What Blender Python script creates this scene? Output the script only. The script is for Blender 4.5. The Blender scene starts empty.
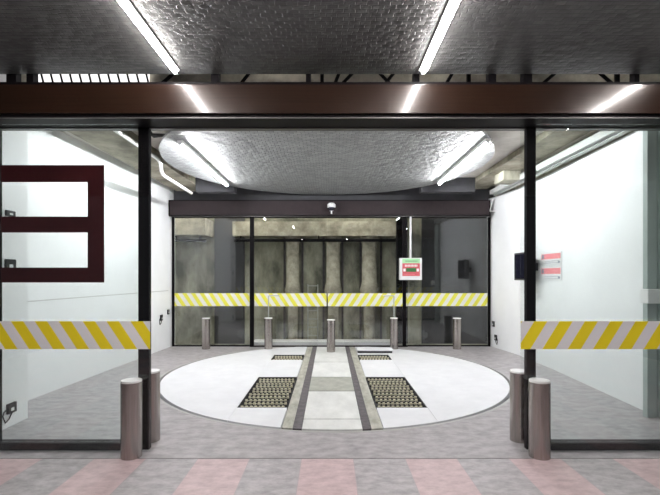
import bpy, bmesh, math, random
from mathutils import Vector, Matrix
random.seed(7)
S = bpy.context.scene
COL = S.collection
# ------------------------------------------------------------ camera, world, exposure
cam_d = bpy.data.cameras.new('camera'); cam = bpy.data.objects.new('camera', cam_d); COL.objects.link(cam)
cam.location = (0, 0, 1.8); cam.rotation_euler = (math.radians(90), 0, 0)
cam_d.sensor_width = 36; cam_d.lens = 434/660*36; cam_d.shift_y = 0.0432; cam_d.shift_x = 0.0
cam_d.clip_start = .05
S.camera = cam
W = bpy.data.worlds.new('world'); S.world = W; W.use_nodes = True
W.node_tree.nodes['Background'].inputs[0].default_value = (.80, .82, .88, 1)
W.node_tree.nodes['Background'].inputs[1].default_value = .06
S.view_settings.view_transform = 'Standard'; S.view_settings.look = 'None'
S.view_settings.gamma = 1; S.view_settings.use_curve_mapping = False
S.view_settings.exposure = 0.0
E_NEAR, E_IN, E_SHAFT, E_VOID = 140.0, 355.0, 300.0, 26.0

# ------------------------------------------------------------ materials
def newmat(name):
    m = bpy.data.materials.new(name); m.use_nodes = True
    nt = m.node_tree; b = nt.nodes['Principled BSDF']
    return m, nt, b
def lk(nt, a, b): nt.links.new(a, b)
def nd(nt, t, **k):
    n = nt.nodes.new(t)
    for a, v in k.items(): setattr(n, a, v)
    return n
def math_(nt, op, a, b=None):
    n = nd(nt, 'ShaderNodeMath', operation=op)
    for i, v in enumerate((a, b)):
        if v is None: continue
        if isinstance(v, (int, float)): n.inputs[i].default_value = v
        else: lk(nt, v, n.inputs[i])
    return n.outputs[0]
def coords(nt, scale=(1, 1, 1)):
    tc = nd(nt, 'ShaderNodeTexCoord'); mp = nd(nt, 'ShaderNodeMapping'); mp.inputs['Scale'].default_value = scale
    lk(nt, tc.outputs['Object'], mp.inputs[0]); return mp.outputs[0]
def mat(name, c, rough=.6, metal=0., c2=None, nscale=4., stretch=(1, 1, 1), bump=0., bscale=40., detail=6, contrast=(.35, .65), spec=.5, aniso=0.):
    m, nt, b = newmat(name)
    b.inputs['Base Color'].default_value = (*c, 1); b.inputs['Roughness'].default_value = rough
    b.inputs['Metallic'].default_value = metal; b.inputs['Specular IOR Level'].default_value = spec
    if c2 is not None:
        v = coords(nt, stretch)
        n = nd(nt, 'ShaderNodeTexNoise'); n.inputs['Scale'].default_value = nscale; n.inputs['Detail'].default_value = detail
        n.inputs['Roughness'].default_value = .65
        lk(nt, v, n.inputs['Vector'])
        r = nd(nt, 'ShaderNodeValToRGB'); r.color_ramp.elements[0].position = contrast[0]; r.color_ramp.elements[1].position = contrast[1]
        r.color_ramp.elements[0].color = (*c, 1); r.color_ramp.elements[1].color = (*c2, 1)
        lk(nt, n.outputs[0], r.inputs[0]); lk(nt, r.outputs[0], b.inputs['Base Color'])
    if bump:
        v = coords(nt, stretch)
        n = nd(nt, 'ShaderNodeTexNoise'); n.inputs['Scale'].default_value = bscale; n.inputs['Detail'].default_value = 4
        lk(nt, v, n.inputs['Vector'])
        bp = nd(nt, 'ShaderNodeBump'); bp.inputs['Strength'].default_value = bump; bp.inputs['Distance'].default_value = .01
        lk(nt, n.outputs[0], bp.inputs['Height']); lk(nt, bp.outputs[0], b.inputs['Normal'])
    return m
def emis(name, c, s):
    m, nt, b = newmat(name)
    b.inputs['Base Color'].default_value = (*c, 1); b.inputs['Emission Color'].default_value = (*c, 1)
    b.inputs['Emission Strength'].default_value = s; return m

def foil(name, c, rough, scale, bs=.6):
    """pressed foil-faced ceiling tiles: small overlapping embossed flakes inside larger panels"""
    m, nt, b = newmat(name)
    b.inputs['Metallic'].default_value = .25; b.inputs['Roughness'].default_value = rough
    v = coords(nt)
    nz = nd(nt, 'ShaderNodeTexNoise'); nz.inputs['Scale'].default_value = 5; lk(nt, v, nz.inputs['Vector'])
    va = nd(nt, 'ShaderNodeVectorMath', operation='MULTIPLY_ADD')
    lk(nt, nz.outputs['Color'], va.inputs[0]); va.inputs[1].default_value = (.05, .05, 0); lk(nt, v, va.inputs[2])
    br = nd(nt, 'ShaderNodeTexBrick'); br.offset = .5
    br.inputs['Scale'].default_value = scale; br.inputs['Mortar Size'].default_value = .035; br.inputs['Mortar Smooth'].default_value = .8
    br.inputs['Brick Width'].default_value = .62; br.inputs['Row Height'].default_value = .36
    br.inputs['Color1'].default_value = (*c, 1); br.inputs['Color2'].default_value = (*[x*.68 for x in c], 1)
    br.inputs['Mortar'].default_value = (*[x*.35 for x in c], 1)  # shading of the embossed creases put into the base colour
    lk(nt, va.outputs[0], br.inputs['Vector'])
    vo = nd(nt, 'ShaderNodeTexVoronoi'); vo.inputs['Scale'].default_value = scale*1.7; lk(nt, va.outputs[0], vo.inputs['Vector'])
    h = math_(nt, 'ADD', br.outputs['Fac'], math_(nt, 'MULTIPLY', vo.outputs['Distance'], .8))
    bp = nd(nt, 'ShaderNodeBump'); bp.inputs['Strength'].default_value = bs; bp.inputs['Distance'].default_value = .02; bp.invert = True
    lk(nt, h, bp.inputs['Height']); lk(nt, bp.outputs[0], b.inputs['Normal'])
    lk(nt, br.outputs['Color'], b.inputs['Base Color'])
    return m

def glass_mat(name, tint):
    m = bpy.data.materials.new(name); m.use_nodes = True; nt = m.node_tree
    for n in list(nt.nodes): nt.nodes.remove(n)
    out = nd(nt, 'ShaderNodeOutputMaterial'); mx = nd(nt, 'ShaderNodeMixShader')
    tr = nd(nt, 'ShaderNodeBsdfTransparent'); tr.inputs[0].default_value = (*tint, 1)
    gl = nd(nt, 'ShaderNodeBsdfGlossy'); gl.inputs['Roughness'].default_value = .0; gl.inputs[0].default_value = (.95, .97, 1, 1)
    lw = nd(nt, 'ShaderNodeLayerWeight'); lw.inputs[0].default_value = .5
    f = math_(nt, 'ADD', math_(nt, 'MULTIPLY', math_(nt, 'POWER', lw.outputs['Facing'], 5.0), .9), .045)
    lk(nt, f, mx.inputs[0]); lk(nt, tr.outputs[0], mx.inputs[1]); lk(nt, gl.outputs[0], mx.inputs[2]); lk(nt, mx.outputs[0], out.inputs[0])
    return m

def band_mat(name, sgn, pitch, duty, yel, whi):
    m, nt, b = newmat(name); b.inputs['Roughness'].default_value = .45
    tc = nd(nt, 'ShaderNodeTexCoord'); sp = nd(nt, 'ShaderNodeSeparateXYZ'); lk(nt, tc.outputs['Object'], sp.inputs[0])
    u = math_(nt, 'ADD', sp.outputs[0], math_(nt, 'MULTIPLY', sp.outputs[2], sgn))
    fr = math_(nt, 'FRACT', math_(nt, 'ADD', math_(nt, 'DIVIDE', u, pitch), 100.3))
    st = math_(nt, 'LESS_THAN', fr, duty)
    mx = nd(nt, 'ShaderNodeMix', data_type='RGBA'); lk(nt, st, mx.inputs[0])
    mx.inputs[6].default_value = (*whi, 1); mx.inputs[7].default_value = (*yel, 1)
    lk(nt, mx.outputs[2], b.inputs['Base Color']); return m

def paver_mat():
    m, nt, b = newmat('paver_stone'); b.inputs['Roughness'].default_value = .5
    tc = nd(nt, 'ShaderNodeTexCoord'); sp = nd(nt, 'ShaderNodeSeparateXYZ'); lk(nt, tc.outputs['Object'], sp.inputs[0])
    P = .51
    xi = math_(nt, 'DIVIDE', math_(nt, 'SUBTRACT', sp.outputs[0], -.277), P)
    yi = math_(nt, 'DIVIDE', math_(nt, 'SUBTRACT', 4.29, sp.outputs[1]), 1.0)
    par = math_(nt, 'MODULO', math_(nt, 'ADD', math_(nt, 'ADD', math_(nt, 'FLOOR', xi), math_(nt, 'FLOOR', yi)), 100), 2)
    fx = math_(nt, 'FRACT', math_(nt, 'ADD', xi, 100)); 
    j = math_(nt, 'LESS_THAN', math_(nt, 'ABSOLUTE', math_(nt, 'SUBTRACT', fx, .995)), .008)
    v = coords(nt, (1, 1.6, 1))
    n = nd(nt, 'ShaderNodeTexNoise'); n.inputs['Scale'].default_value = 7; n.inputs['Detail'].default_value = 8; n.inputs['Roughness'].default_value = .7; lk(nt, v, n.inputs['Vector'])
    def ramp(a, c):
        r = nd(nt, 'ShaderNodeValToRGB'); r.color_ramp.elements[0].position = .3; r.color_ramp.elements[1].position = .7
        r.color_ramp.elements[0].color = (*a, 1); r.color_ramp.elements[1].color = (*c, 1); lk(nt, n.outputs[0], r.inputs[0]); return r.outputs[0]
    pk = ramp((.42, .31, .315), (.66, .51, .515)); gy = ramp((.27, .25, .255), (.54, .505, .515))
    mx = nd(nt, 'ShaderNodeMix', data_type='RGBA'); lk(nt, math_(nt, 'LESS_THAN', par, .5), mx.inputs[0]); lk(nt, gy, mx.inputs[6]); lk(nt, pk, mx.inputs[7])
    m2 = nd(nt, 'ShaderNodeMix', data_type='RGBA'); lk(nt, j, m2.inputs[0]); lk(nt, mx.outputs[2], m2.inputs[6]); m2.inputs[7].default_value = (.42, .36, .37, 1)
    lk(nt, m2.outputs[2], b.inputs['Base Color'])
    return m

M = dict(
 floor=mat('floor_stone', (.26, .24, .245), .42, c2=(.50, .47, .48), nscale=6, stretch=(1, 1.6, 1), bump=.15, bscale=60, contrast=(.3, .7), detail=10),
 paver=paver_mat(),
 white=mat('white_wall_paint', (.86, .87, .88), .5, c2=(.90, .91, .92), nscale=2),
 concrete=mat('board_marked_concrete', (.16, .145, .11), .85, c2=(.42, .39, .31), nscale=2.2, stretch=(1, 1, .6), bump=.35, bscale=18, detail=10),
 concrete_lt=mat('pale_concrete', (.27, .25, .20), .85, c2=(.58, .55, .46), nscale=3, bump=.2, bscale=22, detail=8),
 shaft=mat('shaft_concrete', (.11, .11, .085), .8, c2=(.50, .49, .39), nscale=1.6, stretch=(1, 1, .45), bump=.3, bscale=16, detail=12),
 dark=mat('dark_paint', (.045, .045, .05), .6, c2=(.07, .07, .08), nscale=2),
 bronze=mat('bronze_aluminium', (.018, .008, .0045), .3, 0.2, c2=(.026, .012, .007), nscale=6, stretch=(.3, 1, 14), spec=.3),
 black=mat('black_aluminium', (.006, .005, .006), .45, 0., spec=.06),
 bronze_m=mat('satin_bronze', (.030, .022, .024), .6, 0., c2=(.038, .028, .030), nscale=6, spec=.2),
 slab=mat('slab_concrete', (.56, .53, .48), .85, c2=(.72, .69, .64), nscale=2.5, bump=.2, bscale=22, detail=8),
 track=mat('grey_track_metal', (.13, .12, .12), .4, .7),
 steel=mat('brushed_steel', (.33, .298, .28), .27, 1.0, c2=(.42, .385, .365), nscale=20, stretch=(3, 3, .15)),
 cap=mat('bright_cap_metal', (.85, .84, .83), .45, .25),
 deck=mat('white_deck_paint', (.74, .74, .76), .5, c2=(.80, .80, .82), nscale=3, bump=.05, bscale=80),
 gap=mat('dark_gap', (.02, .02, .022), .8),
 tan=mat('worn_channel', (.30, .29, .235), .6, c2=(.52, .51, .45), nscale=5, stretch=(2, .7, 1), bump=.2, bscale=30, detail=9),
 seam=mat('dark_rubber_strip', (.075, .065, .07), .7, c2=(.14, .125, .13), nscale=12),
 plate=mat('ground_steel_plate', (.66, .66, .64), .4, .0, c2=(.84, .84, .82), nscale=3, stretch=(1, .5, 1), detail=8),
 plate_d=mat('scuffed_steel_plate', (.34, .345, .31), .4, .1, c2=(.50, .50, .45), nscale=6, detail=8),
 rim=mat('rim_steel', (.50, .49, .48), .5, .4),
 roller=mat('cream_roller', (.62, .58, .42), .5, c2=(.72, .68, .52), nscale=8),
 axle=mat('dark_axle', (.07, .065, .055), .5, .5),
 vinyl=mat('dark_red_vinyl', (.040, .004, .006), .35, c2=(.055, .007, .009), nscale=3),
 glass=glass_mat('clear_glass', (.955, .970, .963)),
 glass_in=glass_mat('lobby_glass', (.95, .96, .95)),
 galv=mat('galvanised_metal', (.42, .44, .42), .45, .5, c2=(.52, .54, .52), nscale=9),
 tray=mat('painted_tray', (.50, .51, .50), .55, c2=(.60, .61, .60), nscale=5),
 frame_g=mat('grey_green_frame', (.36, .42, .40), .5, c2=(.42, .48, .46), nscale=3),
 plastic=mat('white_plastic', (.80, .80, .80), .4, c2=(.84, .84, .84), nscale=5),
 bplastic=mat('black_plastic', (.015, .015, .017), .35, c2=(.022, .022, .025), nscale=5),
 lens=mat('dark_lens', (.01, .01, .02), .08),
 red=mat('red_print', (.62, .10, .12), .5, c2=(.66, .13, .15), nscale=9),
 pinkred=mat('faded_red_print', (.80, .26, .28), .5, c2=(.83, .30, .32), nscale=9),
 pgreen=mat('pale_green_print', (.38, .72, .38), .5, c2=(.42, .76, .42), nscale=9),
 dgreen=mat('dark_green_display', (.03, .14, .04), .4, c2=(.04, .17, .05), nscale=9),
 ink=mat('grey_ink', (.25, .27, .33), .5, c2=(.3, .32, .38), nscale=9),
 cable=mat('black_cable', (.02, .02, .02), .6, c2=(.03, .03, .03), nscale=9),
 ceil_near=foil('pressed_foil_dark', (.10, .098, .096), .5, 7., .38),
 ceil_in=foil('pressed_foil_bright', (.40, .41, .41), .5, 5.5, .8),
 tube_near=emis('tube_glow_street', (1, .97, .95), E_NEAR), tube_in=emis('tube_glow_inside', (.97, .98, 1), E_IN),
 tube_sh=emis('tube_glow_shaft', (1, .96, .84), E_SHAFT), void=emis('louvre_glow', (1, .98, .97), 1.3), tube_v=emis('tube_glow_void', (1, .96, .92), E_VOID),
)
YEL = (.95, .76, .02); WHI = (.84, .82, .84)
M['band_r'] = band_mat('hazard_tape_right', -.62, .256, .52, YEL, WHI)
M['band_l'] = band_mat('hazard_tape_left', .66, .242, .52, YEL, WHI)
YF = (.80, .76, .08); WF = (.80, .80, .72)
M['band_fl'] = band_mat('hazard_tape_far_left', .66, .222, .5, YF, WF)
M['band_fr'] = band_mat('hazard_tape_far_right', -.66, .222, .5, YF, WF)

_b = M['bronze'].node_tree.nodes['Principled BSDF']; _b.inputs['Coat Weight'].default_value = .6; _b.inputs['Coat Roughness'].default_value = .14
# ------------------------------------------------------------ mesh helpers
class MB:
    def __init__(s): s.bm = bmesh.new()
    def box(s, x0, x1, y0, y1, z0, z1, bev=0):
        r = bmesh.ops.create_cube(s.bm, size=1)
        vs = r['verts']
        for v in vs: v.co = Vector(((x0+x1)/2 + v.co.x*(x1-x0), (y0+y1)/2 + v.co.y*(y1-y0), (z0+z1)/2 + v.co.z*(z1-z0)))
        if bev:
            es = list({e for v in vs for e in v.link_edges})
            bmesh.ops.bevel(s.bm, geom=es, offset=bev, segments=2, affect='EDGES', profile=.6)
        return s
    def tube(s, pts, r, seg=12, caps=True):
        pts = [Vector(p) for p in pts]; rings = []
        n = len(pts); up = None
        for i, p in enumerate(pts):
            d = (pts[min(i+1, n-1)] - pts[max(i-1, 0)]).normalized()
            if up is None:
                up = Vector((0, 0, 1)) if abs(d.z) < .9 else Vector((1, 0, 0))
            a = d.cross(up).normalized(); b = a.cross(d).normalized(); up = b
            rr = r[i] if isinstance(r, (list, tuple)) else r
            rings.append([s.bm.verts.new(p + (a*math.cos(t) + b*math.sin(t))*rr) for t in [2*math.pi*k/seg for k in range(seg)]])
        for i in range(n-1):
            for k in range(seg):
                f = s.bm.faces.new((rings[i][k], rings[i][(k+1) % seg], rings[i+1][(k+1) % seg], rings[i+1][k])); f.smooth = seg > 8
        if caps:
            s.bm.faces.new(rings[0][::-1]); s.bm.faces.new(rings[-1])
        return s
    def lathe(s, prof, cx=0, cy=0, seg=32, smooth=True):
        rings = [[s.bm.verts.new((cx + max(r, 1e-4)*math.cos(t), cy + max(r, 1e-4)*math.sin(t), z)) for t in [2*math.pi*k/seg for k in range(seg)]] for r, z in prof]
        for i in range(len(rings)-1):
            for k in range(seg):
                f = s.bm.faces.new((rings[i][k], rings[i][(k+1) % seg], rings[i+1][(k+1) % seg], rings[i+1][k])); f.smooth = smooth
        s.bm.faces.new(rings[0][::-1]); s.bm.faces.new(rings[-1]); return s
    def prism(s, pts, z0, z1):
        a = [s.bm.verts.new((x, y, z0)) for x, y in pts]; b = [s.bm.verts.new((x, y, z1)) for x, y in pts]
        s.bm.faces.new(a[::-1]); s.bm.faces.new(b); n = len(pts)
        for i in range(n): s.bm.faces.new((a[i], a[(i+1) % n], b[(i+1) % n], b[i]))
        return s
    def sphere(s, c, r, sc=(1, 1, 1), seg=24):
        bmesh.ops.create_uvsphere(s.bm, u_segments=seg, v_segments=seg//2, radius=r, matrix=Matrix.Translation(c) @ Matrix.Diagonal((*sc, 1)))
        return s
    def build(s, name, m, parent=None, loc=(0, 0, 0), rz=0):
        bmesh.ops.recalc_face_normals(s.bm, faces=s.bm.faces)
        me = bpy.data.meshes.new(name); s.bm.to_mesh(me); s.bm.free(); me.materials.append(M[m] if isinstance(m, str) else m)
        o = bpy.data.objects.new(name, me); COL.objects.link(o); o.location = loc; o.rotation_euler = (0, 0, rz)
        if parent: o.parent = parent
        try:
            if any(p.use_smooth for p in me.polygons): me.set_sharp_from_angle(angle=.7)
        except Exception: pass
        return o
def tag(o, label=None, cat=None, group=None, kind=None):
    if label: o['label'] = label
    if cat: o['category'] = cat
    if group: o['group'] = group
    if kind: o['kind'] = kind
    return o
def thing(name, label, cat, loc=(0, 0, 0), rz=0, group=None, kind=None):
    o = bpy.data.objects.new(name, None); COL.objects.link(o); o.location = loc; o.rotation_euler = (0, 0, rz)
    o.empty_display_size = .1
    return tag(o, label, cat, group, kind)
def copy_tree(o, parent=None):
    c = o.copy(); COL.objects.link(c); c.parent = parent
    for ch in [x for x in bpy.data.objects if x.parent == o]: copy_tree(ch, c)
    return c
def struct(o, label, cat): return tag(o, label, cat, kind='structure')
def B(*a, bev=0): return MB().box(*a, bev=bev)
def disc_region(cx, cy, R, x0, x1, y0, y1, n=48):
    x0 = max(x0, cx-R+1e-3); x1 = min(x1, cx+R-1e-3); lo, hi = [], []
    for i in range(n+1):
        x = x0 + (x1-x0)*(.5-.5*math.cos(math.pi*i/n)); h = math.sqrt(max(R*R-(x-cx)**2, 0))
        a, b = max(y0, cy-h), min(y1, cy+h)
        if b-a > 1e-4: lo.append((x, a)); hi.append((x, b))
    return lo + hi[::-1]

# ------------------------------------------------------------ setting
T = (0.07, 8.12); R = 3.04                                # turntable
def ring_pts(r, n=96): return [(T[0]+r*math.cos(2*math.pi*k/n), T[1]+r*math.sin(2*math.pi*k/n)) for k in range(n)]
def floor_with_hole():
    bm = bmesh.new(); n = 96
    inner = [bm.verts.new((x, y, 0)) for x, y in ring_pts(R+.09)]
    x0, x1, y0, y1 = -6.5, 6.5, 4.29, 11.32
    outer = []
    for k in range(n):
        a = 2*math.pi*k/n; dx, dy = math.cos(a), math.sin(a)
        t = min([(x1-T[0])/dx if dx > 1e-6 else 1e9, (x0-T[0])/dx if dx < -1e-6 else 1e9, (y1-T[1])/dy if dy > 1e-6 else 1e9, (y0-T[1])/dy if dy < -1e-6 else 1e9])
        outer.append(bm.verts.new((T[0]+dx*t, T[1]+dy*t, 0)))
    for k in range(n):
        bm.faces.new((inner[k], inner[(k+1) % n], outer[(k+1) % n], outer[k]))
    # fill the four corners
    for cx, cy in ((x0, y0), (x1, y0), (x1, y1), (x0, y1)):
        c = bm.verts.new((cx, cy, 0))
        for k in range(n):
            a, b = outer[k].co, outer[(k+1) % n].co
            if abs(a.x-b.x) > 1e-4 and abs(a.y-b.y) > 1e-4 and abs(a.x-cx) < 2.5 and abs(b.x-cx) < 2.5 and (min(abs(a.x-cx), abs(b.x-cx)) < 1e-4) and (min(abs(a.y-cy), abs(b.y-cy)) < 1e-4):
                bm.faces.new((outer[k], outer[(k+1) % n], c))
    r = bmesh.ops.extrude_face_region(bm, geom=list(bm.faces))
    for v in r['geom']:
        if isinstance(v, bmesh.types.BMVert): v.co.z = -.2
    mb = MB(); mb.bm.free(); mb.bm = bm
    return mb
struct(floor_with_hole().build('floor', 'floor'), 'grey stone floor around the round turntable', 'floor')
struct(B(-7, 7, -3, 4.275, -.2, 0).build('floor', 'paver'), 'pink and grey paving slabs in front of the glass doors', 'paving')
struct(B(-7, 7, 4.276, 4.289, -.2, -.006).build('trim_1', 'gap'), 'dark joint between paving slabs and grey stone floor', 'floor joint')
struct(MB().prism(ring_pts(R+.3), -.45, -.2).build('trim_2', 'gap'), 'dark pit floor under the turntable', 'pit')
# rim ring round the turntable
def ring(name, r0, r1, z0, z1, m, parent=None, loc=(0, 0, 0), n=128):
    bm = bmesh.new(); L = []
    for r, z in ((r0, z0), (r1, z0), (r1, z1), (r0, z1)):
        L.append([bm.verts.new((r*math.cos(2*math.pi*k/n), r*math.sin(2*math.pi*k/n), z)) for k in range(n)])
    for i in range(4):
        for k in range(n): bm.faces.new((L[i][k], L[i][(k+1) % n], L[(i+1) % 4][(k+1) % n], L[(i+1) % 4][k]))
    mb = MB(); mb.bm.free(); mb.bm = bm; return mb.build(name, m, parent, loc)
struct(ring('trim_3', R+.055, R+.09, -.2, .002, 'rim', loc=(T[0], T[1], 0)), 'thin metal rim set in the floor around the turntable', 'floor rim')
# walls of the room
struct(MB().prism([(-4.46, 4.75), (-4.04, 11.32), (-4.6, 11.32), (-4.9, 4.75)], 0, 4.6).build('wall_left', 'white'), 'tall white wall on the left of the turntable room', 'wall')
struct(B(-4.6, -3.83, 4.66, 5.5, 0, 4.6).build('wall_left', 'white'), 'white wall pier at the left, nearest behind the left glass', 'wall pier')
struct(MB().prism([(4.19, 5.75), (4.30, 8.4), (4.29, 9.9), (4.10, 11.32), (4.7, 11.32), (4.7, 5.75)], 0, 3.80).build('wall_right', 'white'), 'tall white wall on the right of the turntable room', 'wall')
struct(B(4.3, 4.7, 4.66, 11.32, 3.80, 4.6).build('wall_right', 'concrete_lt'), 'upper strip of the right wall above the cable tray', 'wall')
struct(B(4.75, 4.95, 4.66, 5.75, 0, 4.6).build('wall_right', 'white'), 'white side wall beyond the grey rack at the right edge', 'wall')
struct(B(-4.03, 4.09, 11.2, 11.4, 3.72, 4.6).build('wall_back', 'dark'), 'dark bulkhead above the far glass doors', 'wall')
struct(B(-4.9, 4.9, 4.46, 5.42, 4.6, 4.75).build('ceiling', 'dark'), 'dark soffit of the gap above the near door header', 'ceiling')
struct(B(-4.9, 4.9, 5.43, 11.19, 4.12, 4.3).build('ceiling', 'slab'), 'concrete slab above the round foil ceiling disc', 'ceiling')
struct(B(-3.9, -3.17, 5.45, 11.0, 3.95, 4.115).build('ceiling', 'concrete'), 'concrete beam running above the left white wall', 'ceiling beam')
struct(B(3.42, 3.97, 5.45, 11.0, 4.0, 4.115).build('ceiling', 'concrete'), 'concrete beam running above the right white wall', 'ceiling beam')
struct(B(3.60, 3.96, 9.0, 9.5, 3.80, 3.995).build('ceiling', 'shaft'), 'short concrete stub dropping from the right ceiling beam', 'ceiling beam')
for a, b, w in ((-3.16, -2.25, 'left'), (2.15, 3.41, 'right')):
    struct(B(a, b, 10.2, 10.45, 3.78, 4.115).build('ceiling', 'dark'), 'dark beam above the far header, %s of the foil disc' % w, 'ceiling beam')
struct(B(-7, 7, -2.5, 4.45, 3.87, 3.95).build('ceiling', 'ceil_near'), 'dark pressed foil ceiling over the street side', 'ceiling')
# round foil disc
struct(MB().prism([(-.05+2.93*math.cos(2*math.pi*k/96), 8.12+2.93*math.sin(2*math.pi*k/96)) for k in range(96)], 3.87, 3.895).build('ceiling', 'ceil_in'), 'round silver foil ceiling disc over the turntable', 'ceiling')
for i, (x, y, w) in enumerate(((-2.3, 8.1, 'left'), (2.2, 8.1, 'right'), (-.05, 5.9, 'near'), (-.05, 10.3, 'far'))):
    tag(MB().tube([(x, y, 3.896), (x, y, 4.12)], .012).build('hanger_rod', 'galv'), 'thin steel hanger rod holding the foil disc at its %s edge' % w, 'rod', 'hanger rods of the ceiling disc')
# void over the near doors
struct(B(-6, 6, 5.3, 5.4, 4.0, 4.6).build('wall_back', 'concrete_lt'), 'pale wall in the gap above the near door header', 'wall')

# shaft behind the far doors
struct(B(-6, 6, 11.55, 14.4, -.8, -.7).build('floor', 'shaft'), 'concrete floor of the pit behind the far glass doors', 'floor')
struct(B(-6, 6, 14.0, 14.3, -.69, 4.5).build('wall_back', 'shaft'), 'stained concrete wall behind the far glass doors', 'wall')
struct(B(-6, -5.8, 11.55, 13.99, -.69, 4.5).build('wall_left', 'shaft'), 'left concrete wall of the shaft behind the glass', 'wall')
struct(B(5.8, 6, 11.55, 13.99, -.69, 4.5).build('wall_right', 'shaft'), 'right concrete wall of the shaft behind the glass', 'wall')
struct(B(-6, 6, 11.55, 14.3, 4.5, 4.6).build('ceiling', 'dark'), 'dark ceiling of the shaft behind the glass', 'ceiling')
struct(B(-3.0, 2.3, 13.35, 13.99, 3.04, 3.48).build('trim_4', 'concrete_lt'), 'horizontal concrete beam resting on the round columns', 'beam')
struct(B(-5.78, -3.75, 13.0, 13.99, 3.04, 3.55).build('trim_5', 'concrete_lt'), 'short concrete beam at the left of the shaft', 'beam')
struct(B(-3.7, -2.75, 13.9, 13.99, -.69, 4.49).build('trim_6', 'dark'), 'dark steel panel on the left of the shaft wall', 'panel')
struct(B(2.95, 5.75, 13.9, 13.99, -.69, 4.49).build('trim_7', 'dark'), 'dark recess panel on the right of the shaft wall', 'panel')
struct(B(-2.05, 1.75, 11.45, 11.95, -.69, .06).build('trim_8', 'deck'), 'pale metal sill along the foot of the far sliding doors', 'sill')
struct(B(-6, -2.06, 11.5, 11.54, -.69, -.001).build('trim_9', 'shaft'), 'concrete edge of the pit at the left', 'pit edge')
struct(B(1.76, 6, 11.5, 11.54, -.69, -.001).build('trim_10', 'shaft'), 'concrete edge of the pit at the right', 'pit edge')
for k, px in enumerate((284.5, 302.5, 323.5, 342.5, 360.5, 381)):  # dark strips added for the shade at the column edges
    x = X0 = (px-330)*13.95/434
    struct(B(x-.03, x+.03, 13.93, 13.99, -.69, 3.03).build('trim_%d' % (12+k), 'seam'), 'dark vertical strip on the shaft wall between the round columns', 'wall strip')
def pile(x, r, where):
    mb = MB().lathe([(r*.72, -.7), (r*.78, 1.12), (r*1.15, 1.2), (r*1.3, 1.35), (r*1.12, 1.5), (r, 1.62), (r*.98, 2.8), (r*1.12, 2.86), (r*1.2, 2.95), (r*1.2, 3.04)], 0, 0, 28)
    tag(mb.build('concrete_column', 'concrete_lt', loc=(x, 13.66, 0)), 'round concrete column with rough collar, %s' % where, 'column', 'round columns in the shaft')
pile(-1.17, .20, 'left one behind the glass, just left of the ladder'); pile(.10, .22, 'middle one behind the glass doors'); pile(1.24, .24, 'right one behind the glass, nearest the hanging sign')
for x0, x1, z, top, lab in ((-2.95, 2.25, 2.90, 3.04, 'long black horizontal pipe under the concrete beam in the shaft'), (-5.7, -3.8, 2.88, 3.04, 'short black pipe at the left of the shaft')):
    t = thing('shaft_pipe', lab, 'pipe', (0, 13.36, 0))
    MB().tube([(x0, -.03, z), (x1, -.03, z)], .05).build('pipe', 'black', t)
    for k in range(3):
        x = x0+.2+(x1-x0-.4)*k/2; B(x-.02, x+.02, -.03, .05, z+.045, top).build('clip', 'black', t)
t = thing('steel_post', 'black steel post behind the glass beside the hanging sign', 'post', (2.15, 13.0, -.7))
B(-.13, .13, -.03, .03, 0, 4.9).build('web', 'black', t); B(-.16, -.13, -.1, .1, 0, 4.9).build('flange', 'black', t); B(.13, .16, -.1, .1, 0, 4.9).build('flange', 'black', t)
# ladder
t = thing('ladder', 'pale metal ladder standing behind the far glass doors', 'ladder', (-.52, 13.15, -.7))
for s in (-1, 1): MB().tube([(s*.15, 0, 0), (s*.15, 0, 2.25)], .014, 8).build('rail', 'galv', t)
for k in range(9): MB().tube([(-.15, 0, .2+k*.25), (.15, 0, .2+k*.25)], .012, 8).build('rung', 'galv', t)

# ------------------------------------------------------------ near doors
def header(name, label, x0, x1, y0, y1, z0, z1, endcap=True, hm='bronze'):
    t = thing(name, label, 'door header', ((x0+x1)/2, (y0+y1)/2, z0)); hw = (x1-x0)/2; d = (y1-y0)/2; H = z1-z0
    B(-hw, hw, -d, d, .03, H-.025, bev=.004).build('housing', hm, t)
    B(-hw, hw, -d+.005, d, H-.0245, H).build('top_rail', 'black', t)
    B(-hw, hw, -d+.03, d, 0, .0295).build('track', 'black', t)
    B(-hw, hw, -d+.015, -d+.025, -.012, -.001).build('guide', 'track', t)
    B(-hw, hw, d-.10, d-.04, -.01, -.001).build('guide', 'track', t)
    if endcap:
        for s in (-1, 1): B(s*hw-(.03 if s > 0 else 0), s*hw+(.03 if s < 0 else 0), -d-.01, -d-.001, 0, H).build('end_cap', 'black', t)
    return t
header('door_header', 'long glossy dark bronze door header across the near opening', -7, 7, 4.2, 4.62, 3.345, 3.68, False)
header('door_header', 'far bronze door header behind the turntable', -4.05, 4.03, 10.9, 11.3, 3.31, 3.71, hm='bronze_m')

def glazed(name, label, cat, x0, x1, yf, z0, z1, stiles, band=None, bx=None, stile_w=.06, depth=.05, rail_h=.08, glass='glass', pane_y=0, band_z=(1.055, 1.35)):
    """a framed pane: frame pieces, glass and hazard tape as parts"""
    t = thing(name, label, cat, ((x0+x1)/2, yf, z0), kind='structure'); c = (x0+x1)/2; H = z1-z0
    for sx in stiles: B(sx-c-stile_w/2, sx-c+stile_w/2, -depth/2, depth/2, 0, H).build('stile', 'black', t)
    xs = sorted(stiles)
    a = x0-c+(stile_w if x0+stile_w/2 in stiles else 0)
    B(x0-c, x1-c, -depth/2-.004, depth/2+.004, 0, rail_h).build('bottom_rail', 'black', t) if rail_h else None
    B(x0-c, x1-c, pane_y-.006, pane_y+.006, rail_h+.001, H-.001).build('glass_pane', glass, t)
    if band:
        b0, b1 = bx or (x0, x1)
        B(b0-c, b1-c, pane_y-.010, pane_y-.0065, band_z[0]-z0, band_z[1]-z0).build('hazard_band', band, t)
    return t
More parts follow.
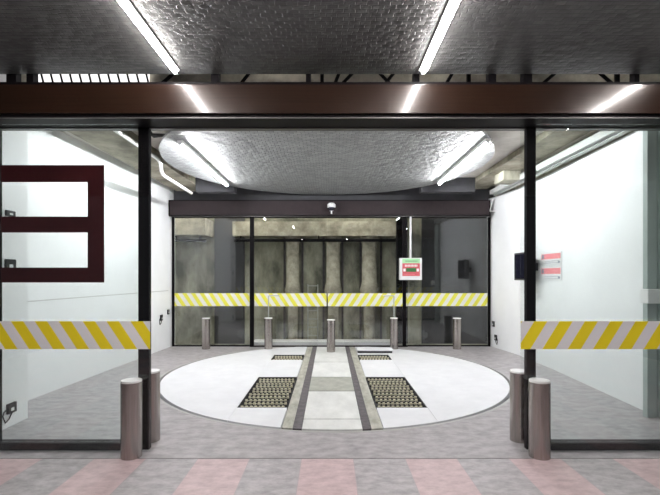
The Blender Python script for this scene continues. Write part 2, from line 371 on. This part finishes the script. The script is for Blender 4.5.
# fixed side lights with stile and heavy bottom rail
SL = 4.53
w1 = thing('window_1', 'left fixed glass side light with dark red number on it', 'glass screen', (-2.64, SL, 0), kind='structure')
def X(px, Y): return (px-330)*Y/434
def Z(py, Y): return 1.8+(276-py)*Y/434
for (a, b) in ((X(139.5, SL), X(150, SL)), (X(-9, SL), X(0, SL))):
    B(a+2.64, b+2.64, -.03, .03, 0, 3.34).build('stile', 'black', w1)
B(-4, X(139.4, SL)+2.64, -.055, .055, 0, .075).build('bottom_rail', 'black', w1)
B(X(.2, SL)+2.64, X(139.3, SL)+2.64, -.006, .006, .076, 3.34).build('glass_pane', 'glass', w1)
B(-4, X(-9.2, SL)+2.64, -.006, .006, .076, 3.34).build('glass_pane', 'glass', w1)
yy = SL-.012; mb = MB()
L_, R_ = X(-50, yy), X(104, yy); s = .175
zt, zb = Z(165, yy), Z(282.5, yy); z1a, z1b = Z(182, yy), Z(216.5, yy); z2a, z2b = Z(232.5, yy), Z(267.5, yy)
rx = X(87.5, yy); lx = X(-30, yy); sx0 = X(.4, yy)
for a, b, c, d in ((rx, R_, zb, zt), (sx0, rx, z1a, zt), (sx0, rx, z2a, z1b), (sx0, rx, zb, z2b)):
    mb.box(a+2.64, b+2.64, -.0095, -.0062, c, d)
mb.build('painted_number', 'vinyl', w1)
w2 = thing('window_2', 'right fixed glass side light next to the near opening', 'glass screen', (2.72, SL, 0), kind='structure')
B(X(525.5, SL)-2.72, X(534.5, SL)-2.72, -.03, .03, 0, 3.34).build('stile', 'black', w2)
B(X(534.6, SL)-2.72, 4.2, -.055, .055, 0, .075).build('bottom_rail', 'black', w2)
B(X(534.7, SL)-2.72, 4.2, -.006, .006, .076, 3.34).build('glass_pane', 'glass', w2)
# sliding leaves parked in front
YD = 4.40
def leaf(name, label, x0, x1, band):
    t = thing(name, label, 'sliding door', ((x0+x1)/2, YD, .02), kind='structure'); h = (x1-x0)/2
    B(-h, h, -.006, .006, 0, 3.315).build('glass_pane', 'glass', t)
    B(-h, h, -.0098, -.0064, 1.04, 1.322).build('hazard_band', band, t)
    return t
leaf('door_1', 'left glass sliding door with yellow and white tape, parked open', -4.2, X(150.5, YD), 'band_l')
leaf('door_2', 'right glass sliding door with yellow and white tape, parked open', X(520.5, YD), 4.3, 'band_r')

# ------------------------------------------------------------ far doors
YG = 11.12
def fx(px): return X(px, YG)
def far_panel(name, label, cat, p0, p1, stile_px, band, yo=0):
    x0, x1 = fx(p0), fx(p1); c = (x0+x1)/2
    t = thing(name, label, cat, (c, YG+yo, 0), kind='structure')
    for a, b in stile_px: B(fx(a)-c, fx(b)-c, -.03, .03, 0, 3.305).build('stile', 'black', t)
    lo = max([x0]+[fx(b) for a, b in stile_px if a <= p0+.1])-c+.001; hi = min([x1]+[fx(a) for a, b in stile_px if b >= p1-.1])-c-.001
    B(lo, hi, -.028, .028, 0, .03).build('bottom_rail', 'black', t)
    B(lo, hi, -.006, .006, .031, 3.305).build('glass_pane', 'glass_in', t)
    B(lo+.01, hi-.01, -.011, -.0065, 1.03, 1.36).build('hazard_band', band, t)
    return t
far_panel('window_3', 'far left fixed glass panel with striped tape, by the white wall', 'glass screen', 172.5, 250, [(172.5, 174.3)], 'band_fl')
far_panel('door_3', 'far left sliding glass door with striped tape in the middle', 'sliding door', 250.5, 327, [(250.5, 254.5)], 'band_fl', -.07)
far_panel('door_4', 'far right sliding glass door with striped tape, under the camera', 'sliding door', 327.5, 407, [(402, 405.5)], 'band_fr', -.07)
far_panel('window_4', 'far right fixed glass panel with striped tape, behind the sign', 'glass screen', 405.8, 490, [(487.8, 490)], 'band_fr')

# ------------------------------------------------------------ turntable
tt = thing('turntable', 'large white round vehicle turntable set in the floor', 'turntable', (T[0], T[1], 0))
def tp(name, pts, z0, z1, m):
    return MB().prism([(x-T[0], y-T[1]) for x, y in pts], z0, z1).build(name, m, tt)
BL = (-1.27, -.585); BR = (.635, 1.33); g = .012
C = dict(cx=T[0], cy=T[1], R=R)
tp('base_drum', ring_pts(R-.04), -.19, -.10, 'gap')
for nm, (a, b) in (('l', BL), ('r', BR)):
    outer = disc_region(T[0], T[1], R, -9, a-g/3, 0, 99) if nm == 'l' else disc_region(T[0], T[1], R, b+g/3, 9, 0, 99)
    tp('deck_plate', outer, -.09, .004, 'deck')
    for y0, y1 in ((0, 5.92), (7.73+g, 9.3), (9.92, 99)):
        tp('deck_plate', disc_region(T[0], T[1], R, a, b, y0, y1), -.09, .004, 'deck')
# track
for a, b, m, n in ((-.573, -.445, 'tan', 'channel'), (-.442, -.335, 'seam', 'rubber_strip'), (.388, .488, 'seam', 'rubber_strip'), (.491, .625, 'tan', 'channel')):
    tp(n, disc_region(T[0], T[1], R, a, b, 0, 99, 12), -.09, .002, m)
ys = [0, 5.46, 6.79, 7.73, 9.08, 99]
for i in range(5):
    tp('centre_plate', disc_region(T[0], T[1], R, -.330, .383, ys[i]+.008, ys[i+1]-.02 if i < 4 else 99, 12), -.09, .003, 'plate_d' if i == 2 else 'plate')
# roller beds
def bed(x0, x1, y0, y1, rows, per):
    t = MB(); t.box(x0, x1, y0, y1, -.095, -.085); t.box(x0, x0+.012, y0, y1, -.084, 0); t.box(x1-.012, x1, y0, y1, -.084, 0)
    t.box(x0+.0125, x1-.0125, y0, y0+.012, -.084, 0); t.box(x0+.0125, x1-.0125, y1-.012, y1, -.084, 0)
    bm = t
    o = MB(); o.bm.free(); o.bm = bm.bm
    root = o.build('roller_bed', 'gap', tt, (-T[0], -T[1], 0))
    for r in range(rows):
        y = y0+.012+(r+.5)*(y1-y0-.024)/rows
        m = MB().box(x0+.013, x1-.013, y-.012, y+.012, -.06, -.040)
        ax = m.build('axle', 'axle', root)
        m = MB()
        w = (x1-x0-.05)/per; pts, rr = [], []
        for k in range(per):
            cx = x0+.025+(k+.5)*w + (w*.15 if r % 2 else -w*.15)
            for dx, q in ((-.29, .005), (-.26, .018), (.26, .018), (.29, .005)): pts.append((cx+dx*w, y, -.02)); rr.append(q)
        m.tube(pts, rr, 10); m.build('roller', 'roller', root)
for a, b in (BL, BR):
    bed(a, b, 5.94, 7.72, 11, 10)
    bed(a, b, 9.32, 9.90, 3, 10)
# hatch cover raised at the back of the turntable
t = thing('hatch_cover', 'raised white hatch lid at the right back of the turntable', 'hatch', (1.05, 10.25, .0045))
B(-.42, .42, -.16, .16, .05, .085, bev=.006).build('lid', 'deck', t)
B(-.40, .40, -.14, .14, 0, .0495).build('frame', 'gap', t)

# ------------------------------------------------------------ bollards
def make_bollard(loc, label, r=.1, h=.765, arm=0):
    t = thing('bollard', label, 'bollard', loc, group='stainless steel bollards')
    MB().lathe([(r, 0), (r, h-.02)], 0, 0, 40).build('shaft', 'steel', t)
    MB().lathe([(r*.97, h-.0195), (r*.985, h-.008), (r*.95, h), (0.001, h+.006)], 0, 0, 40).build('cap', 'cap', t)
    if arm:
        MB().tube([(0, 0, h+.007), (0, 0, h+.50), (0, 0, h+.53), (arm*.03, 0, h+.545), (arm*.27, 0, h+.545)], .014, 8).build('swan_neck', 'galv', t)
    return t
YB = 10.72
make_bollard((X(131.5, 4.33), 4.33, 0), 'near left front bollard, in front of the left glass door')
make_bollard((X(150.5, 4.76), 4.76, 0), 'near left rear bollard, just behind the left black stile')
make_bollard((X(539.5, 4.33), 4.33, 0), 'near right front bollard, in front of the right glass door')
make_bollard((X(519.5, 4.76), 4.76, 0), 'near right rear bollard, just behind the right black stile')
make_bollard((X(206, YB), YB, 0), 'leftmost of the five far bollards, before the left fixed glass')
make_bollard((X(268.5, YB), YB, 0.0045), 'far bollard with a thin hooked arm, left of the centre one', arm=1)
make_bollard((X(331, 10.3), 10.3, 0.0035), 'far centre bollard standing at the end of the turntable track')
make_bollard((X(394, YB), YB, 0.0045), 'far bollard with a thin hooked arm, below the hanging sign', arm=-1)
make_bollard((X(457, YB), YB, 0), 'rightmost of the five far bollards, before the right fixed glass')

# ------------------------------------------------------------ lights
def light(x, y0, y1, z, mkey, label, n=2, group=None, hz=.0295):
    t = thing('batten_light', label, 'fluorescent light', (x, y0, z), group=group); L = (y1-y0)
    B(-.042, .042, 0, L, .016, hz).build('housing', 'plastic', t)
    for k in range(n):
        a = L*k/n+.02; b = L*(k+1)/n-.02
        MB().tube([(0, a, 0), (0, b, 0)], .0155, 12).build('tube', mkey, t)
        for q in (a, b):
            B(-.018, .018, q-.018 if q == a else q+.001, q-.001 if q == a else q+.018, -.016, .0155).build('lamp_holder', 'plastic', t)
    return t
G1 = 'fluorescent battens on the street side ceiling'; G2 = 'fluorescent battens under the foil disc'
light(-1.55, 1.25, 4.36, 3.84, 'tube_near', 'lit batten at top left of the photo, on the dark foil ceiling', group=G1)
light(.935, 1.25, 4.36, 3.84, 'tube_near', 'lit batten at top right of the photo, on the dark foil ceiling', group=G1)
light(-1.55, -2.2, 1.15, 3.84, 'tube_near', 'batten behind the viewpoint at left, in line with the left one', group=G1)  # unseen pair behind the camera, added to light the front faces
light(.935, -2.2, 1.15, 3.84, 'tube_near', 'batten behind the viewpoint at right, in line with the right one', group=G1)
light(3.3, 2.75, 3.88, 3.84, 'tube_near', 'batten beyond the right edge, seen reflected in the header', group=G1)
light(-2.29, 6.62, 9.64, 3.80, 'tube_in', 'lit batten under the left side of the round foil disc', group=G2, hz=.0695)
light(2.38, 6.52, 9.46, 3.80, 'tube_in', 'lit batten under the right side of the round foil disc', group=G2, hz=.0695)
light(-2.4, 11.9, 13.2, 4.47, 'tube_sh', 'batten inside the shaft above the left far door', 1)  # out-of-view fittings, put in to brighten the shaft
light(.8, 11.9, 13.2, 4.47, 'tube_sh', 'batten inside the shaft above the right far door', 1)
light(-4.9, 11.9, 13.2, 4.47, 'tube_sh', 'batten inside the shaft above the far left panel', 1)

# ------------------------------------------------------------ things in the gap above the header
t = thing('louvre_light', 'bright slatted light panel in the gap above the header at left', 'light panel', (-2.92, 5.26, 4.02))
B(-.72, .72, -.01, .03, 0, .35).build('diffuser', 'void', t)
for k in range(13):
    x = -.68+k*.115
    m = MB(); m.tube([(x+.06, -.03, .0), (x-.03, -.03, .35)], .012, 6); m.build('slat', 'black', t)
light(1.2, 4.75, 5.25, 4.57, 'tube_v', 'short batten lighting the gap above the header, right', 1)  # hidden fittings invented to light the rest of this gap
light(-.6, 4.75, 5.25, 4.57, 'tube_v', 'short batten lighting the gap above the header, centre', 1)
light(3.4, 4.75, 5.25, 4.57, 'tube_v', 'short batten lighting the gap above the header, far right', 1)
for i, (px, w, desc) in enumerate(((6, .10, 'at the far left'), (25, .07, 'left of the slatted light'), (213, .08, 'above the left batten end'), (308, .05, 'near the middle'), (418, .06, 'by the right batten end'), (495, .08, 'left of the right stile'), (531, .09, 'above the right stile'), (642, .05, 'at the far right'))):
    x = X(px, 4.4); tag(B(x-w/2, x+w/2, 4.47, 4.55, 3.681, 4.59).build('hanger_post', 'black'), 'black hanger post in the gap above the header, %s' % desc, 'post', 'hanger posts above the header')
t = thing('steel_truss', 'dark steel lattice truss in the gap above the header', 'truss', (0, 4.95, 3.88))
B(-3.8, 4.25, -.03, .03, -.02, .02).build('chord', 'dark', t); B(-3.8, 4.25, -.03, .03, .50, .54).build('chord', 'dark', t)
for px, d in ((340, .1), (355, .25), (378, -.25), (396, .2), (455, .15), (560, .3), (600, -.3), (250, .2), (175, .3)):
    x = X(px, 4.9); MB().tube([(x-d, 0, .0), (x+d, 0, .52)], .02, 8).build('brace', 'black', t)
for px in (322, 470, 620): B(X(px, 4.9)-.02, X(px, 4.9)+.02, -.02, .02, .021, .499).build('upright', 'black', t)
# ------------------------------------------------------------ services
def cable_tray():
    t = thing('cable_tray', 'long pale cable tray along the top of the right white wall', 'cable tray', (4.05, 5.8, 3.80))
    L = 4.9
    B(-.10, .13, 0, L, .01, .03).build('base', 'tray', t); B(-.115, -.1005, 0, L, .0, .11).build('side', 'tray', t)
    MB().tube([(.0, 0, -.01), (.0, L, -.01)], .018, 8).build('conduit', 'galv', t)
cable_tray()
t = thing('conduit_pipe', 'bent white pipe below the left ceiling beam', 'pipe', (-3.13, 6.0, 3.93))
MB().tube([(0, 0, 0), (0, 1.8, 0), (0, 1.92, -.01), (0, 2.02, -.06), (0, 2.05, -.18), (0, 2.12, -.23), (0, 2.25, -.24), (-.03, 3.9, -.24)], .032, 12).build('pipe', 'cap', t)
for y in (.5, 1.5, 2.9): MB().lathe([(.042, -.012), (.042, .012)], 0, y, 12).build('clip', 'galv', t, (0, 0, 0 if y < 2 else -.24))
# wires bundle near disc left
t = thing('cable_bundle', 'loose black cables above the near left edge of the foil disc', 'cables', (-2.62, 6.55, 3.93))
for k in range(3):
    MB().tube([(-.25+.06*k, -.1, .17), (-.22+.06*k, -.06, .08), (-.1, .05+.05*k, .02), (.05+.04*k, .15, .05), (.25, .1+.06*k, .0), (.40, .12+.06*k, -.015)], .02, 8).build('cable', 'cable', t)

# sign hanging on a pole
t = thing('hanging_sign', 'small square red and green sign box hanging on a white pole', 'sign', (X(410.5, 10.965), 10.965, 1.70))
MB().tube([(0, 0, .5525), (0, 0, 1.609)], .028, 12).build('pole', 'cap', t)
MB().lathe([(.06, 1.991), (.06, 2.003)], 0, 0, 16).build('mounting_plate', 'cap', t) if False else None
B(-.28, .28, -.05, .05, 0, .552, bev=.01).build('sign_box', 'plastic', t)
B(-.215, .225, -.056, -.0505, .425, .535).build('green_panel', 'pgreen', t)
B(-.215, .225, -.056, -.0505, .10, .42).build('red_panel', 'red', t)
B(-.12, .13, -.060, -.0565, .205, .30).build('display', 'dgreen', t)
B(-.19, -.135, -.060, -.0565, .215, .285).build('lamp', 'plastic', t); B(.145, .20, -.060, -.0565, .215, .285).build('lamp', 'plastic', t)
m = MB()
for k in range(9): m.box(-.15+k*.036, -.15+k*.036+.022, -.0595, -.0565, .335, .385)
m.build('lettering', 'plastic', t)
m = MB()
for k in range(12): m.box(-.14+k*.026, -.14+k*.026+.014, -.0595, -.0565, .465, .485)
m.build('lettering', 'dgreen', t)
m = MB()
for k in range(14): m.box(-.18+k*.02, -.18+k*.02+.012, -.0595, -.0565, .135, .15)
m.build('lettering', 'pinkred', t)
# dome camera
t = thing('dome_camera', 'white dome camera on the front of the far header', 'camera', (X(331.5, 10.8), 10.8, 3.40))
B(-.045, .045, .06, .098, .03, .2, bev=.004).build('bracket', 'plastic', t)
MB().lathe([(.07, .09), (.10, .10), (.10, .17), (.06, .21), (.02, .22)], 0, -.045, 24).build('housing', 'plastic', t)
MB().sphere((0, -.045, .09), .085, (1, 1, .9)).build('dome', 'lens', t)
MB().tube([(0, -.045, -.06), (0, -.045, .02)], .02, 10).build('microphone', 'plastic', t)
# black monitor on right wall
t = thing('wall_monitor', 'black box screen on a bracket on the right white wall', 'monitor', (4.12, 9.3, 1.71))
B(-.14, .0, -.58, .08, 0, .58, bev=.012).build('casing', 'bplastic', t)
B(-.148, -.1405, -.55, .05, .04, .54).build('screen', 'lens', t)
B(.001, .172, -.35, -.25, .2, .36).build('bracket', 'bplastic', t)
# notices on the right wall
for i, (py0, py1, nm) in enumerate(((252, 264.5, 'upper white notice with a red band on the right wall'), (266.5, 280, 'lower white notice with a red band on the right wall'))):
    ya, yb = 8.0, 8.8
    t = thing('notice', nm, 'notice', (4.283, (ya+yb)/2, Z(py1, 8.35)), -.0, 'notices on the right wall'); H = (py1-py0)*8.35/434; w = (yb-ya)/2
    t.rotation_euler = (0, 0, -.012)
    B(-.012, -.004, -w, w, 0, H).build('sheet', 'plastic', t)
    B(-.016, -.0125, -w+.03, w-.03, H*.45, H*.88).build('red_band', 'pinkred', t)
    B(-.018, -.0165, w-.14, w-.06, H*.5, H*.83).build('symbol', 'ink', t)
    m = MB()
    for q in range(2): m.box(-.016, -.0125, -w+.08, w-.15, H*(.12+.14*q), H*(.12+.14*q)+.008)
    m.build('lettering', 'ink', t)
    B(-.016, -.0125, -w+.05, -w+.12, H*.1, H*.26).build('emblem', 'ink', t)

# small boxes on the left pier
def wall_box(x, y, z, w, h, label, cable=False, m='bplastic', side=1):
    t = thing('wall_socket', label, 'wall box', (x, y, z))
    a, b = (0, .03) if side > 0 else (-.03, 0)
    B(a, b, -w/2, w/2, 0, h, bev=.006).build('casing', m, t)
    c = (b+.001, b+.006) if side > 0 else (a-.006, a-.001)
    B(c[0], c[1], -w*.22, w*.12, h*.25, h*.55).build('face', 'plastic' if m == 'bplastic' else 'ink', t)
    if cable:
        q = .015*side
        MB().tube([(q, -w/2-.005, h*.5), (q, -w/2-.05, h*.35), (q, -w/2-.07, 0), (q, -w/2-.03, -.09), (q, -w/2+.03, -.06), (q, 0, -.006)], .007, 8).build('cable', 'cable', t)
    return t
wall_box(-3.83, 5.18, 2.51, .14, .07, 'small dark box high on the left pier, seen through the upper red loop')
wall_box(-3.83, 5.18, 1.86, .16, .14, 'dark square box on the left pier, seen through the lower red loop')
wall_box(-3.83, 5.2, .16, .14, .12, 'black socket with a looped cable low on the left white pier', True)
wall_box(-4.092, 10.5, .72, .12, .14, 'black socket low on the far left white wall, nearer the camera', True)
wall_box(-4.068, 10.88, .84, .10, .12, 'black socket low on the far left white wall, beside the glass')
wall_box(4.145, 10.98, .52, .12, .14, 'upper black socket low on the far right white wall', side=-1)
wall_box(4.155, 10.85, .19, .12, .14, 'lower black socket low on the far right white wall', True, side=-1)
# panel joint on left wall
struct(MB().prism([(-4.375, 5.95), (-4.06, 10.9), (-4.075, 10.9), (-4.39, 5.95)], 1.425, 1.44).build('trim_11', 'tray'), 'thin horizontal strip along the left white wall', 'trim')

# rack and box at the right edge
t = thing('steel_rack', 'grey green steel frame at the right edge behind the glass', 'rack', (4.05, 5.55, 0))
B(-.02, .10, -.04, .04, 0, 3.75).build('upright', 'frame_g', t); B(.13, .17, -.04, .04, 0, 3.75).build('upright', 'frame_g', t)
B(.55, .62, -.04, .04, 0, 3.75).build('upright', 'frame_g', t)
for z in (.35, .75, 1.1, 2.2, 3.2): B(.171, .549, -.03, .03, z, z+.04).build('rung', 'frame_g', t)
t = thing('junction_box', 'white box fixed on the grey green frame at the right edge', 'box', (4.15, 5.44, 1.46))
B(-.22, .03, -.08, .065, 0, .175, bev=.008).build('body', 'plastic', t); B(.035, .3, -.08, .065, 0, .175, bev=.008).build('body', 'plastic', t)
# white bracket top right beside far header
t = thing('wall_bracket', 'small white angle bracket at the right end of the far header', 'bracket', (4.0, 10.86, 3.42))
MB().tube([(0, 0, 0), (.07, .0, .30), (.10, 0, .30)], .010, 8).build('arm', 'cap', t); MB().tube([(0, -.01, 0), (.16, -.01, 0)], .010, 8).build('foot', 'cap', t)
